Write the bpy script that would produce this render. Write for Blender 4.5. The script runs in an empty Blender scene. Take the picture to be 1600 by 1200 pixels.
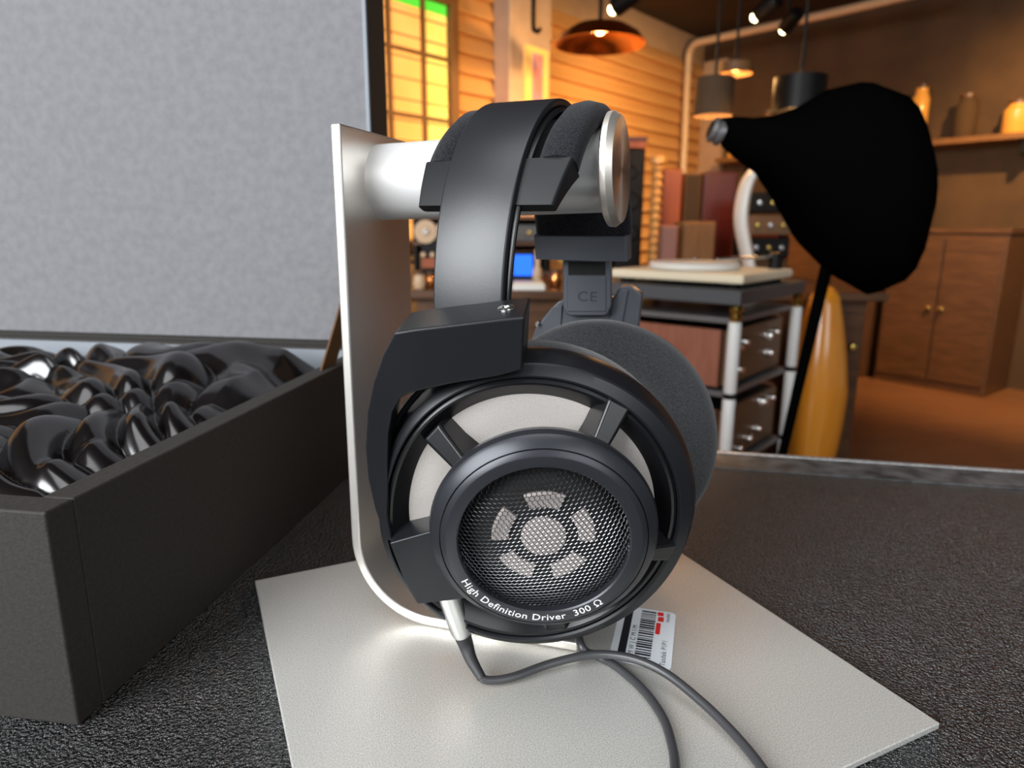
import bpy, bmesh, math, random
from mathutils import Vector, Matrix, noise
random.seed(7)
scene = bpy.context.scene
col = scene.collection

# ------------------------------------------------------------------ camera
F, PITCH, ROLL, H = 1065.0, math.radians(13.0), math.radians(0.3), 0.195
fw = Vector((0, math.cos(PITCH), -math.sin(PITCH)))
rt0 = Vector((1, 0, 0)); up0 = rt0.cross(fw)
rt = math.cos(ROLL)*rt0 + math.sin(ROLL)*up0
up = -math.sin(ROLL)*rt0 + math.cos(ROLL)*up0
CAM = Vector((0, 0, H))
cam_data = bpy.data.cameras.new('camera')
cam = bpy.data.objects.new('camera', cam_data); col.objects.link(cam)
cam_data.sensor_fit = 'HORIZONTAL'; cam_data.sensor_width = 36.0
cam_data.lens = 36.0*F/1600.0
cam_data.clip_start = 0.01; cam_data.clip_end = 60
m = Matrix((rt, up, -fw)).transposed().to_4x4(); m.translation = CAM
cam.matrix_world = m
cam_data.dof.use_dof = True
cam_data.dof.focus_distance = 0.275
cam_data.dof.aperture_fstop = 11.0
scene.camera = cam

# ------------------------------------------------------------------ world, light, exposure
vs = scene.view_settings
vs.view_transform = 'Standard'; vs.look = 'None'; vs.exposure = 0.0; vs.gamma = 1.0
vs.use_curve_mapping = False
world = bpy.data.worlds.new('world'); scene.world = world
world.use_nodes = True
bg = world.node_tree.nodes['Background']
bg.inputs[0].default_value = (0.80, 0.90, 1.0, 1); bg.inputs[1].default_value = 0.20

def area_light(name, loc, target, sx, sy, power, color):
    d = bpy.data.lights.new(name, 'AREA'); d.shape = 'RECTANGLE'; d.size = sx; d.size_y = sy
    d.energy = power; d.color = color
    o = bpy.data.objects.new(name, d); col.objects.link(o)
    o.location = loc
    o.rotation_euler = (Vector(target)-Vector(loc)).to_track_quat('-Z', 'Y').to_euler()
    return o
# daylight falling through the shop front behind and to the left of the camera
area_light('shopfront_daylight', (-2.1, -1.55, 1.35), (0.0, 0.33, 0.12), 2.3, 1.9, 215, (0.95, 0.98, 1.0))
area_light('shopfront_daylight_side', (1.6, -2.8, 1.5), (0.0, 0.33, 0.05), 2.0, 1.8, 45, (0.95, 0.98, 1.0))
# soft fill light added overhead to brighten the plate and upward-facing rims
area_light('overhead_fill_light', (-0.1, -0.15, 1.66), (-0.1, 0.0, 0.0), 1.3, 1.0, 13, (0.97, 0.98, 1.0))

# ------------------------------------------------------------------ helpers
I4 = Matrix.Identity(4)
WM = {}
def ray(px, py): return fw + rt*((px-800)/F) + up*((600-py)/F)
def at(px, py, Y):
    d = ray(px, py); return CAM + d*(Y/d.y)
def on_z(px, py, z):
    d = ray(px, py); return CAM + d*((z-H)/d.z)
def on_plane(px, py, P0, N):
    d = ray(px, py); t = (P0-CAM).dot(N)/d.dot(N); return CAM + d*t
def frame(o, x, y, z):
    x = Vector(x); y = Vector(y); z = Vector(z)
    M = Matrix((x, y, z)).transposed().to_4x4(); M.translation = Vector(o); return M
def T(x, y, z): return Matrix.Translation((x, y, z))

def place(o, parent, W):
    col.objects.link(o)
    W = W if W is not None else I4
    if parent is not None:
        o.parent = parent
        o.matrix_parent_inverse = I4
        o.matrix_basis = WM[parent.name].inverted() @ W
    else:
        o.matrix_basis = W
    WM[o.name] = W.copy()
    return o
def tag(o, label=None, cat=None, group=None, kind=None):
    if label: o['label'] = label
    if cat: o['category'] = cat
    if group: o['group'] = group
    if kind: o['kind'] = kind
    return o
def thing(name, loc, label, cat, group=None, kind=None, W=None):
    o = bpy.data.objects.new(name, None); o.empty_display_size = 0.02
    place(o, None, W if W is not None else T(*loc))
    return tag(o, label, cat, group, kind)
def mesh(name, verts, faces, mat=None, parent=None, W=None, s=1.0, smooth=False, bevel=0, seg=2, auto=None):
    me = bpy.data.meshes.new(name)
    me.from_pydata([tuple(c*s for c in v) for v in verts], [], faces)
    bm = bmesh.new(); bm.from_mesh(me)
    bmesh.ops.recalc_face_normals(bm, faces=bm.faces); bm.to_mesh(me); bm.free()
    if mat is not None: me.materials.append(mat)
    if smooth or auto is not None:
        me.polygons.foreach_set('use_smooth', [True]*len(me.polygons))
        if auto is not None: me.set_sharp_from_angle(angle=math.radians(auto))
    me.update()
    o = bpy.data.objects.new(name, me)
    place(o, parent, W)
    if bevel:
        b = o.modifiers.new('bevel', 'BEVEL'); b.width = bevel; b.segments = seg
        b.limit_method = 'ANGLE'; b.angle_limit = math.radians(40)
        if not smooth:
            me.polygons.foreach_set('use_smooth', [True]*len(me.polygons)); me.set_sharp_from_angle(angle=math.radians(40))
            b.harden_normals = True
    return o
def share(src, parent, W, name=None):
    o = src.copy(); o.parent = None
    if name: o.name = name
    return place(o, parent, W)
def box_vf(x0, x1, y0, y1, z0, z1):
    v = [(x0,y0,z0),(x1,y0,z0),(x1,y1,z0),(x0,y1,z0),(x0,y0,z1),(x1,y0,z1),(x1,y1,z1),(x0,y1,z1)]
    f = [(0,3,2,1),(4,5,6,7),(0,1,5,4),(1,2,6,5),(2,3,7,6),(3,0,4,7)]
    return v, f
def box(name, x0, x1, y0, y1, z0, z1, mat, parent=None, W=None, bevel=0, s=1.0, seg=2):
    v, f = box_vf(x0, x1, y0, y1, z0, z1)
    return mesh(name, v, f, mat, parent, W, s, bevel=bevel, seg=seg)
def join_vf(parts):
    V = []; Fc = []
    for v, f in parts:
        n = len(V); V += list(v); Fc += [tuple(i+n for i in q) for q in f]
    return V, Fc
def lathe_vf(profile, seg=96, closed=True, cx=0, cy=0, rs=None, a0=0.0, a1=2*math.pi):
    full = abs(a1-a0-2*math.pi) < 1e-6
    n = len(profile); V = []; Fc = []
    k = seg if full else seg+1
    for i in range(k):
        a = a0 + (a1-a0)*i/seg
        sc = rs(a) if rs else 1.0
        for pt in profile: V.append(((pt[2] if len(pt) > 2 else cx)+pt[0]*sc*math.cos(a), cy+pt[0]*sc*math.sin(a), pt[1]))
    for i in range(seg):
        j = (i+1) % k
        for q in range(n if closed else n-1):
            w = (q+1) % n
            Fc.append((i*n+q, j*n+q, j*n+w, i*n+w))
    if not full and closed:
        Fc.append(tuple(range(n))); Fc.append(tuple(range((k-1)*n, k*n))[::-1])
    return V, Fc
def lathe(name, profile, mat, parent=None, W=None, s=1.0, seg=96, closed=True, auto=35, **kw):
    v, f = lathe_vf(profile, seg, closed, **kw)
    return mesh(name, v, f, mat, parent, W, s, auto=auto)
def solid_lathe(name, prof, mat, parent=None, W=None, s=1.0, seg=32, auto=35):
    """profile from axis to axis"""
    V = []; Fc = []; n = len(prof)
    for i in range(seg):
        a = 2*math.pi*i/seg
        for r, z in prof: V.append((r*math.cos(a), r*math.sin(a), z))
    for i in range(seg):
        j = (i+1) % seg
        for q in range(n-1): Fc.append((i*n+q, j*n+q, j*n+q+1, i*n+q+1))
    me = bpy.data.meshes.new(name); me.from_pydata([tuple(c*s for c in v) for v in V], [], Fc)
    bm = bmesh.new(); bm.from_mesh(me)
    bmesh.ops.remove_doubles(bm, verts=bm.verts, dist=1e-7)
    bmesh.ops.recalc_face_normals(bm, faces=bm.faces); bm.to_mesh(me); bm.free()
    me.materials.append(mat); me.polygons.foreach_set('use_smooth', [True]*len(me.polygons))
    me.set_sharp_from_angle(angle=math.radians(auto))
    return place(bpy.data.objects.new(name, me), parent, W)
def prism_vf(pts, z0, z1):
    n = len(pts)
    V = [(x, y, z0) for x, y in pts] + [(x, y, z1) for x, y in pts]
    Fc = [tuple(range(n))[::-1], tuple(range(n, 2*n))] + [(i, (i+1) % n, n+(i+1) % n, n+i) for i in range(n)]
    return V, Fc
def prism(name, pts, z0, z1, mat, parent=None, W=None, s=1.0, bevel=0, seg=2):
    v, f = prism_vf(pts, z0, z1)
    return mesh(name, v, f, mat, parent, W, s, bevel=bevel, seg=seg)
def catmull(pts, sub=8):
    P = [Vector(p) for p in pts]; P = [2*P[0]-P[1]] + P + [2*P[-1]-P[-2]]
    out = []
    for i in range(1, len(P)-2):
        a, b, c, d = P[i-1:i+3]
        for k in range(sub):
            t = k/sub
            out.append(0.5*((2*b)+(c-a)*t+(2*a-5*b+4*c-d)*t*t+(3*b-a-3*c+d)*t**3))
    out.append(P[-2]); return out
def tube_vf(path, rad, seg=12):
    V = []; Fc = []; P = [Vector(p) for p in path]; prev = None
    for i, p in enumerate(P):
        t = (P[min(i+1, len(P)-1)]-P[max(i-1, 0)]).normalized()
        ref = prev if prev is not None else (Vector((0, 0, 1)) if abs(t.z) < .9 else Vector((1, 0, 0)))
        x = (ref - t*ref.dot(t)).normalized(); prev = x; y = t.cross(x)
        r = rad[i] if isinstance(rad, (list, tuple)) else rad
        for k in range(seg):
            a = 2*math.pi*k/seg; V.append(tuple(p + x*(r*math.cos(a)) + y*(r*math.sin(a))))
    for i in range(len(P)-1):
        for k in range(seg):
            q = (k+1) % seg; Fc.append((i*seg+k, i*seg+q, (i+1)*seg+q, (i+1)*seg+k))
    Fc.append(tuple(range(seg))[::-1]); Fc.append(tuple(range((len(P)-1)*seg, len(P)*seg)))
    return V, Fc
def tube(name, path, rad, mat, parent=None, W=None, seg=12):
    # path in world coordinates; stored relative to W
    Wm = W if W is not None else (WM[parent.name] if parent is not None else I4)
    inv = Wm.inverted(); pts = [inv @ Vector(p) for p in path]
    v, f = tube_vf(pts, rad, seg)
    return mesh(name, v, f, mat, parent, Wm, auto=40)
def loft(name, sections, mat, parent=None, W=None, auto=40, cap=True):
    n = len(sections[0]); V = [tuple(p) for s_ in sections for p in s_]; Fc = []
    for i in range(len(sections)-1):
        for k in range(n):
            q = (k+1) % n; Fc.append((i*n+k, i*n+q, (i+1)*n+q, (i+1)*n+k))
    if cap:
        Fc.append(tuple(range(n))[::-1]); Fc.append(tuple(range((len(sections)-1)*n, len(sections)*n)))
    Wm = W if W is not None else (WM[parent.name] if parent is not None else I4)
    inv = Wm.inverted(); V = [tuple(inv @ Vector(v)) for v in V]
    return mesh(name, V, Fc, mat, parent, Wm, auto=auto)
def text_vf(body, size, xs=1.0, extrude=0.0, spacing=1.0, bold=0.0):
    cu = bpy.data.curves.new('tmp', 'FONT'); cu.body = body; cu.size = size; cu.extrude = extrude
    cu.space_character = spacing; cu.offset = bold*size; cu.resolution_u = 3
    o = bpy.data.objects.new('tmp', cu); col.objects.link(o)
    dg = bpy.context.evaluated_depsgraph_get(); me = o.evaluated_get(dg).to_mesh()
    v = [(p.co.x*xs, p.co.y, p.co.z) for p in me.vertices]; f = [tuple(p.vertices) for p in me.polygons]
    o.evaluated_get(dg).to_mesh_clear(); bpy.data.objects.remove(o); bpy.data.curves.remove(cu)
    return v, f

# ------------------------------------------------------------------ materials
def mat(name, c, rough=.5, metal=0, c2=None, nscale=40, bump=0, bscale=200, bdist=.001, rvar=0, sheen=0, spec=None,
        emit=0, coat=0, stretch=None, aniso=0, detail=3, trans=0, ior=None, sharp=(.35, .65)):
    M = bpy.data.materials.new(name); M.use_nodes = True
    nt = M.node_tree; b = nt.nodes['Principled BSDF']; L = nt.links
    def I(k): return b.inputs[k]
    I('Base Color').default_value = (*c, 1); I('Roughness').default_value = rough; I('Metallic').default_value = metal
    if spec is not None: I('Specular IOR Level').default_value = spec
    if sheen: I('Sheen Weight').default_value = sheen; I('Sheen Roughness').default_value = .5
    if coat: I('Coat Weight').default_value = coat; I('Coat Roughness').default_value = .08
    if aniso: I('Anisotropic').default_value = aniso
    if trans: I('Transmission Weight').default_value = trans
    if ior: I('IOR').default_value = ior
    tc = nt.nodes.new('ShaderNodeTexCoord'); src = tc.outputs['Object']
    if stretch:
        mp = nt.nodes.new('ShaderNodeMapping'); mp.inputs['Scale'].default_value = stretch
        L.new(src, mp.inputs[0]); src = mp.outputs[0]
    def nz(scale, det=detail):
        n = nt.nodes.new('ShaderNodeTexNoise'); n.inputs['Scale'].default_value = scale; n.inputs['Detail'].default_value = det
        L.new(src, n.inputs['Vector']); return n.outputs[0]
    if c2 is not None or rvar:
        f = nz(nscale)
        mr = nt.nodes.new('ShaderNodeMapRange'); mr.inputs[1].default_value = sharp[0]; mr.inputs[2].default_value = sharp[1]
        L.new(f, mr.inputs[0])
        if c2 is not None:
            mx = nt.nodes.new('ShaderNodeMix'); mx.data_type = 'RGBA'
            mx.inputs[6].default_value = (*c, 1); mx.inputs[7].default_value = (*c2, 1)
            L.new(mr.outputs[0], mx.inputs[0]); L.new(mx.outputs[2], I('Base Color'))
            if emit: L.new(mx.outputs[2], I('Emission Color'))
        if rvar:
            r2 = nt.nodes.new('ShaderNodeMapRange'); r2.inputs[3].default_value = max(0, rough-rvar); r2.inputs[4].default_value = min(1, rough+rvar)
            L.new(f, r2.inputs[0]); L.new(r2.outputs[0], I('Roughness'))
    if emit:
        I('Emission Strength').default_value = emit
        if c2 is None: I('Emission Color').default_value = (*c, 1)
    if bump:
        bp = nt.nodes.new('ShaderNodeBump'); bp.inputs['Strength'].default_value = bump; bp.inputs['Distance'].default_value = bdist
        L.new(nz(bscale, 2), bp.inputs['Height']); L.new(bp.outputs[0], I('Normal'))
    return M
alu_plate = mat('sandblasted_plate', (.62, .605, .565), .38, .55, c2=(.88, .865, .82), nscale=1700, bump=.35, bscale=1900, bdist=.0005, rvar=.08)
alu = mat('matte_aluminium', (.88, .88, .87), .42, .45, bump=.06, bscale=2200, bdist=.0003)
alu_sheet = mat('brushed_sheet', (.78, .74, .69), .36, .85, bump=.05, bscale=1600, bdist=.0003)
steel = mat('polished_steel', (.86, .85, .83), .12, 1)
disc_m = mat('turned_steel', (.86, .80, .72), .32, .92, aniso=.8)
nt = disc_m.node_tree
tg = nt.nodes.new('ShaderNodeTangent'); tg.direction_type = 'RADIAL'; tg.axis = 'Z'
nt.links.new(tg.outputs[0], nt.nodes['Principled BSDF'].inputs['Tangent'])
cup_black = mat('satin_black_paint', (.009, .0095, .012), .36, 0, spec=.38, bump=.05, bscale=2500, bdist=.0002)
cup_gloss = mat('smooth_black_plastic', (.007, .007, .008), .26, 0, spec=.4)
ring_grey = mat('anodised_dark_ring', (.030, .032, .038), .32, .4, spec=.5)
dark = mat('dead_black', (.004, .004, .004), .7)
leather = mat('black_leatherette', (.014, .015, .018), .38, 0, bump=.15, bscale=2200, bdist=.0002, spec=.6)
velour = mat('grey_black_velour', (.013, .014, .016), .95, 0, c2=(.038, .040, .044), nscale=1100, sheen=.28, bump=.5, bscale=1400, bdist=.0006)
band_velour = mat('black_velour_pad', (.006, .006, .008), 1, 0, c2=(.022, .022, .027), nscale=1300, sheen=.10, bump=.6, bscale=1500, bdist=.0006, spec=.1)
pad_plastic = mat('dark_grey_plastic', (.010, .0105, .012), .5, spec=.35)
slider_m = mat('slate_grey_plastic', (.105, .113, .130), .36, .25)
grille_m = mat('black_hex_mesh', (.17, .17, .18), .25, 1)
weave = mat('silver_woven_mesh', (.60, .55, .51), .45, .45, c2=(.76, .70, .66), nscale=3500, bump=.3, bscale=4000, bdist=.0002)
driver_tan = mat('pale_driver_mesh', (.40, .35, .33), .5, .2)
white_print = mat('white_print', (.85, .86, .86), .5)
emboss_m = mat('embossed_mark', (.03, .033, .04), .5)
cable_m = mat('grey_cable_jacket', (.040, .040, .043), .36, 0, spec=.5)
rubber = mat('black_rubber', (.022, .022, .024), .55)
plug_m = mat('satin_silver_plug', (.78, .79, .78), .3, 1)
table_m = mat('pebbled_black_leather_top', (.007, .007, .0075), .22, 0, bump=1.0, bscale=780, bdist=.0055, spec=1.0, rvar=.05, nscale=90)
lip_m = mat('mottled_dark_trim', (.035, .035, .036), .45, 0, c2=(.12, .12, .12), nscale=60, bump=.5, bscale=500, bdist=.0008)  # dark trim mottled with lighter grey
worn_m = mat('worn_silver_edge', (.45, .45, .46), .4, .6, c2=(.75, .75, .75), nscale=300)
sticker_m = mat('white_sticker_paper', (.80, .84, .88), .45)
ink = mat('black_ink', (.012, .014, .02), .5)
red_ink = mat('red_marker', (.75, .02, .02), .5)
box_m = mat('black_linen_box', (.013, .011, .009), .75, 0, c2=(.021, .018, .014), nscale=500, bump=.3, bscale=900, bdist=.0005)
lining_m = mat('grey_linen_lining', (.150, .147, .157), .8, 0, c2=(.178, .175, .184), nscale=130, bump=.3, bscale=500, bdist=.001, detail=8)
lining_edge_m = mat('pale_lining_edge', (.23, .25, .28), .7)
satin_m = mat('black_satin', (.005, .0045, .005), .17, 0, spec=.9)
strap_m = mat('brown_ribbon', (.10, .045, .012), .6)

def emi(name, c, s): return mat(name, c, .6, 0, emit=s)
siding_m = mat('amber_pine_siding', (.50, .25, .085), .6, 0, c2=(.62, .34, .13), nscale=3, stretch=(.25, 1, 5), bump=.2, bscale=30, bdist=.004)
trim_wood = mat('brown_window_trim', (.17, .075, .022), .5)
plaster = mat('tan_plaster', (.42, .28, .17), .8, 0, c2=(.48, .33, .21), nscale=6)
pillar_m = mat('beige_pillar_paint', (.50, .36, .27), .7, 0, c2=(.44, .31, .22), nscale=8)
ceil_m = mat('dark_brown_ceiling', (.035, .020, .010), .8, 0, c2=(.05, .03, .015), nscale=3)
wallb_m = mat('umber_wall', (.065, .034, .014), .8, 0, c2=(.09, .048, .019), nscale=4)
floor_m = mat('reddish_wood_floor', (.20, .09, .045), .35, 0, c2=(.26, .125, .065), nscale=4, stretch=(1, 8, 1))
darkwood = mat('dark_counter_wood', (.085, .040, .018), .35, 0, c2=(.13, .06, .026), nscale=8, stretch=(1, 6, 6))
orange_wood = mat('orange_cherry_wood', (.36, .075, .012), .4, 0, c2=(.30, .06, .010), nscale=9, stretch=(4, 4, .6))
red_wood = mat('deep_red_veneer', (.10, .010, .004), .35, 0, c2=(.075, .008, .003), nscale=9, stretch=(4, 4, .6))
brown_cloth = mat('brown_grille_cloth', (.06, .032, .012), .9)
tan_wood = mat('tan_box_wood', (.17, .075, .02), .55, 0, c2=(.21, .095, .028), nscale=10, stretch=(4, 4, .8))
pink_m = mat('dusty_pink_plastic', (.27, .12, .09), .5)
black_m = mat('black_lacquer', (.005, .0045, .0045), .45, spec=.2)
charcoal = mat('charcoal_slab', (.075, .080, .088), .4)
grey_edge = mat('grey_shelf_edge', (.17, .165, .17), .35, .4)
amp_wood = mat('reddish_walnut_side', (.33, .115, .065), .45, 0, c2=(.27, .09, .05), nscale=10, stretch=(10, 10, 1))
amp_face = mat('bronze_faceplate', (.16, .09, .045), .4, .4)
white_post = mat('white_rack_tube', (.82, .82, .80), .35)
gold_m = mat('brass_bead', (.75, .52, .14), .25, 1)
knob_m = mat('bright_knob', (.80, .78, .76), .22, 1)
cream = mat('cream_plinth', (.90, .79, .58), .4)
white_gloss = mat('white_gloss_curve', (.85, .82, .76), .3)
amber_wood = mat('glossy_amber_wood', (.86, .34, .030), .22, 0, c2=(.76, .27, .022), nscale=4, stretch=(6, 6, .5), coat=.5)
copper_m = mat('copper_shade', (.80, .33, .10), .22, 1, c2=(.55, .2, .06), nscale=14)
drape_m = mat('matte_black_fabric', (.0015, .0015, .0015), 1, spec=0)
ring_m = mat('grey_collar', (.16, .155, .16), .35, .5)
reel_m = mat('tan_reel_plastic', (.62, .42, .25), .4)
pipe_m = mat('pale_conduit', (.62, .45, .28), .45)
blue_screen = emi('blue_screen', (.01, .14, .95), 1.1)
bulb_m = emi('warm_bulb', (1.0, .80, .45), 14)
violet_led = emi('violet_led', (.75, .62, 1.0), 1.6)
green_glass = emi('green_window_glass', (.06, .55, .04), .9)
amber_glass = mat('amber_window_glass', (.85, .43, .115), .9, 0, c2=(.90, .50, .16), nscale=3, emit=.50, spec=0)
yellow_glass = mat('yellow_window_glass', (.80, .64, .14), .9, 0, c2=(.84, .72, .20), nscale=3, emit=.50, spec=0)
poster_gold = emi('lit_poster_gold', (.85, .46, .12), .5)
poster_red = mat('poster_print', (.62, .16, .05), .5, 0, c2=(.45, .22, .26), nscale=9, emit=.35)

# ================================================================== SETTING
ZF = -0.78     # shop floor
ZC = 1.70      # ceiling
D = Vector((.6606, .7507, 0)); WN = Vector((.7507, -.6606, 0)); W0 = Vector((-.30, 4.0, 0))
K = W0 + D*2.85                     # far corner of the shop
DB = Vector((.62, -.785, 0)).normalized(); BN = Vector((-DB.y*-1, 0, 0))
BN = Vector((DB.y, -DB.x, 0))       # faces the camera side
WA = frame(W0, D, -WN, (0, 0, 1))   # wall-local: x along, y into the wall, z up
WB = frame(K, DB, -BN, (0, 0, 1))
fl = box('floor', -4.5, 5.5, -3.2, 9, ZF-.05, ZF, floor_m); tag(fl, kind='structure')
ce = box('ceiling', -4.5, 5.5, -.8, 9, ZC, ZC+.06, ceil_m); tag(ce, kind='structure')
wb = box('wall_back', -3.4, 2.85, .0, .1, ZF, ZC, plaster, W=WA); tag(wb, kind='structure')
wr = box('wall_right', 0, 4.6, .0, .1, ZF, ZC, wallb_m, W=WB); tag(wr, kind='structure')
# lapped siding boards, one object each
NB = 23; bh = (1.50-ZF)/NB
bv = [(-3.4, 0, 0), (2.85, 0, 0), (2.85, -.046, .004), (-3.4, -.046, .004), (-3.4, -.046, .012), (2.85, -.046, .012),
      (2.85, -.010, bh), (-3.4, -.010, bh), (-3.4, 0, bh), (2.85, 0, bh)]
bf = [(0, 1, 2, 3), (3, 2, 5, 4), (4, 5, 6, 7), (7, 6, 9, 8), (8, 9, 1, 0), (0, 3, 4, 7, 8), (1, 9, 6, 5, 2)]
b0 = None
for i in range(NB):
    Wm = WA @ T(0, 0, ZF + i*bh)
    if b0 is None: b0 = mesh('board', bv, bf, siding_m, wb, Wm)
    else: share(b0, wb, Wm, 'board')

def wall_pt(px, py, off=0.0):
    p = on_plane(px, py, W0 + WN*off, WN); q = WA.inverted() @ p; return q.x, q.z
# window
x0, zt = wall_pt(700, 10, .05); xl, _ = wall_pt(556, 60, .05); _, z1 = wall_pt(618, 74, .05); _, z2 = wall_pt(618, 177, .05)
xm, _ = wall_pt(661, 90, .05)
win = thing('window_1', (0, 0, 0), None, None, kind='structure', W=WA @ T((x0+xl)/2, -.03, z2))
def wbox(name, a, b, c, d, e, f, m_, p, bevel=0): return box(name, a, b, c, d, e, f, m_, p, WA, bevel)
hrow = z1-z2
zb = z2 - 2.05*hrow
fwid = .055
wbox('window_frame', x0, x0+fwid, -.075, -.012, zb-fwid, zt+fwid, trim_wood, win, .004)
wbox('window_frame', xl-fwid, xl, -.075, -.012, zb-fwid, zt+fwid, trim_wood, win, .004)
wbox('window_frame', xl, x0, -.075, -.012, zt, zt+fwid, trim_wood, win, .004)
wbox('window_frame', xl, x0, -.075, -.012, zb-fwid, zb, trim_wood, win, .004)
cols = [(xl, xl+(xm-xl)*.46), (xl+(xm-xl)*.46, xm), (xm, x0)]
rows = [(zb, z2-hrow), (z2-hrow, z2), (z2, z1), (z1, zt-.05), (zt-.05, zt)]
for ci, (a, b) in enumerate(cols):
    for ri, (c, d) in enumerate(rows):
        g = green_glass if ri == 4 else (yellow_glass if ci == 2 else amber_glass)
        wbox('pane', a+.008, b-.008, -.045, -.038, c+(.007 if ri < 4 else 0), d-(.007 if ri < 3 else 0), g, win)
for xx in (cols[0][1], xm): wbox('muntin', xx-.011, xx+.011, -.062, -.034, zb, zt, trim_wood, win)
for zz in (z2-hrow, z2, z1): wbox('muntin', xl, x0, -.060, -.036, zz-.009, zz+.009, trim_wood, win)
# pillar in front of the siding
pa, _ = wall_pt(797, 60, .16); pb, _ = wall_pt(862, 60, .16)
pil = box('pillar', pa, pb, -.16, -.03, ZF, ZC, pillar_m, W=WA, bevel=.012); tag(pil, kind='structure')
q0, zq0 = wall_pt(820, 150, .175); q1, zq1 = wall_pt(857, 80, .175)
zq0 -= .35
po = thing('lit_poster', (0, 0, 0), 'glowing gold framed poster on the beige pillar', 'poster', W=WA @ T((q0+q1)/2, -.165, zq0))
box('poster_frame', q0, q1, -.180, -.161, zq0, zq1, poster_gold, po, WA, .003)
box('poster_print', q0+(q1-q0)*.28, q0+(q1-q0)*.72, -.184, -.181, zq0+.03, zq1-.035, poster_red, po, WA)
hx, hz = wall_pt(838, 0, .19); hx2, hz2 = wall_pt(840, 48, .19)
pc = thing('hanging_cable', (0, 0, 0), 'thin dark cable with hooked end on the beige pillar', 'cable', W=WA @ T(hx, -.17, hz2))
pts = [WA @ Vector((hx, -.172, ZC)), WA @ Vector((hx, -.172, hz2+.04)), WA @ Vector((hx+.01, -.172, hz2+.01)), WA @ Vector((hx+.035, -.172, hz2)), WA @ Vector((hx+.06, -.172, hz2+.02))]
tube('cord', catmull(pts, 6), .011, black_m, pc)
# bent pale conduit round the corner and the strip of plaster beside it
cpts = [at(1062, 420, 5.75), at(1068, 262, 5.75), at(1073, 150, 5.75), at(1076, 95, 5.75), at(1079, 78, 5.72), at(1089, 67, 5.65), at(1110, 62, 5.55), at(1200, 42, 5.15), at(1316, 17, 4.72), at(1480, -22, 4.2)]
cpts[0].z = ZF
con = tube('trim_1', catmull(cpts, 6), .027, pipe_m); tag(con, kind='structure')
tr = box('trim_2', .04, .26, -.05, 0.0, ZF, 1.52, plaster, W=WB); tag(tr, kind='structure')

# ceiling spots and pendant
def spot_lamp(px, py, Y, power, target, label, p=None):
    if p is None: p = at(px, py, Y)
    t = thing('ceiling_spot', (p.x, p.y, ZC), label, 'spotlight', 'spotlights under the dark ceiling')
    box('mount', -.03, .03, -.03, .03, -.02, 0, black_m, t, WM[t.name], .004)
    tube('stem', [Vector((p.x, p.y, ZC-.01)), Vector((p.x, p.y, p.z+.05))], .008, black_m, t)
    d = (Vector(target)-p).normalized(); q = d.to_track_quat('Z', 'Y').to_matrix().to_4x4(); q.translation = p
    solid_lathe('housing', [(0, -.09), (.03, -.09), (.036, -.08), (.036, .015), (.030, .015), (.028, -.02), (0, -.02)], black_m, t, q, seg=24)
    sp = solid_lathe('bulb', [(0, .0), (.010, .002), (.018, .012), (.021, .026), (.017, .040), (.008, .048), (0, .05)], bulb_m, t, q, seg=20)
    ld = bpy.data.lights.new('spot_beam', 'SPOT'); ld.energy = power; ld.color = (1.0, .58, .22); ld.spot_size = math.radians(100); ld.spot_blend = .7
    ld.shadow_soft_size = .03
    lo = bpy.data.objects.new('spot_beam', ld); q2 = (Vector(target)-p).to_track_quat('-Z', 'Y').to_matrix().to_4x4(); q2.translation = p + d*.05
    place(lo, t, q2)
wt = WA @ Vector((.8, 0, .5)); wt2 = WA @ Vector((1.9, 0, .3))
spot_lamp(1189, 20, 3.2, 115, wt, 'small bright ceiling spotlight, higher of the two by the conduit')
spot_lamp(1230, 40, 3.6, 140, wt2, 'small bright ceiling spotlight, lower one in front of the conduit')
spot_lamp(967, 8, 2.9, 60, WA @ Vector((-.2, 0, .6)), 'small ceiling spotlight above the copper pendant')
spot_lamp(0, 0, 0, 260, (3.3, 3.95, .15), 'added unseen spotlight warming the far right end of the dark wall', Vector((2.35, 2.9, ZC-.16)))  # wall washer added out of view to give the bracket warm reflections
pp = at(937, 70, 3.6)
pl = thing('pendant_lamp', (pp.x, pp.y, pp.z), 'shallow hammered copper pendant lamp under the dark ceiling', 'lamp')
rr = .225
prof = [(.02, .105), (.05, .10), (.13, .08), (.19, .045), (rr, .0), (rr-.006, 0), (.185, .040), (.125, .073), (.05, .092), (.02, .097)]
lathe('shade', prof, copper_m, pl, WM[pl.name], seg=40)
tube('rod', [Vector((pp.x, pp.y, pp.z+.09)), Vector((pp.x, pp.y, ZC))], .010, black_m, pl)
sp = solid_lathe('bulb', [(0, .045), (.012, .047), (.022, .06), (.014, .085), (0, .09)], bulb_m, pl, WM[pl.name], seg=20)
ld = bpy.data.lights.new('pendant_glow', 'POINT'); ld.energy = 7; ld.color = (1, .55, .2); ld.shadow_soft_size = .04
lo = bpy.data.objects.new('pendant_glow', ld); place(lo, pl, T(pp.x, pp.y, pp.z-.02))

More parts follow.
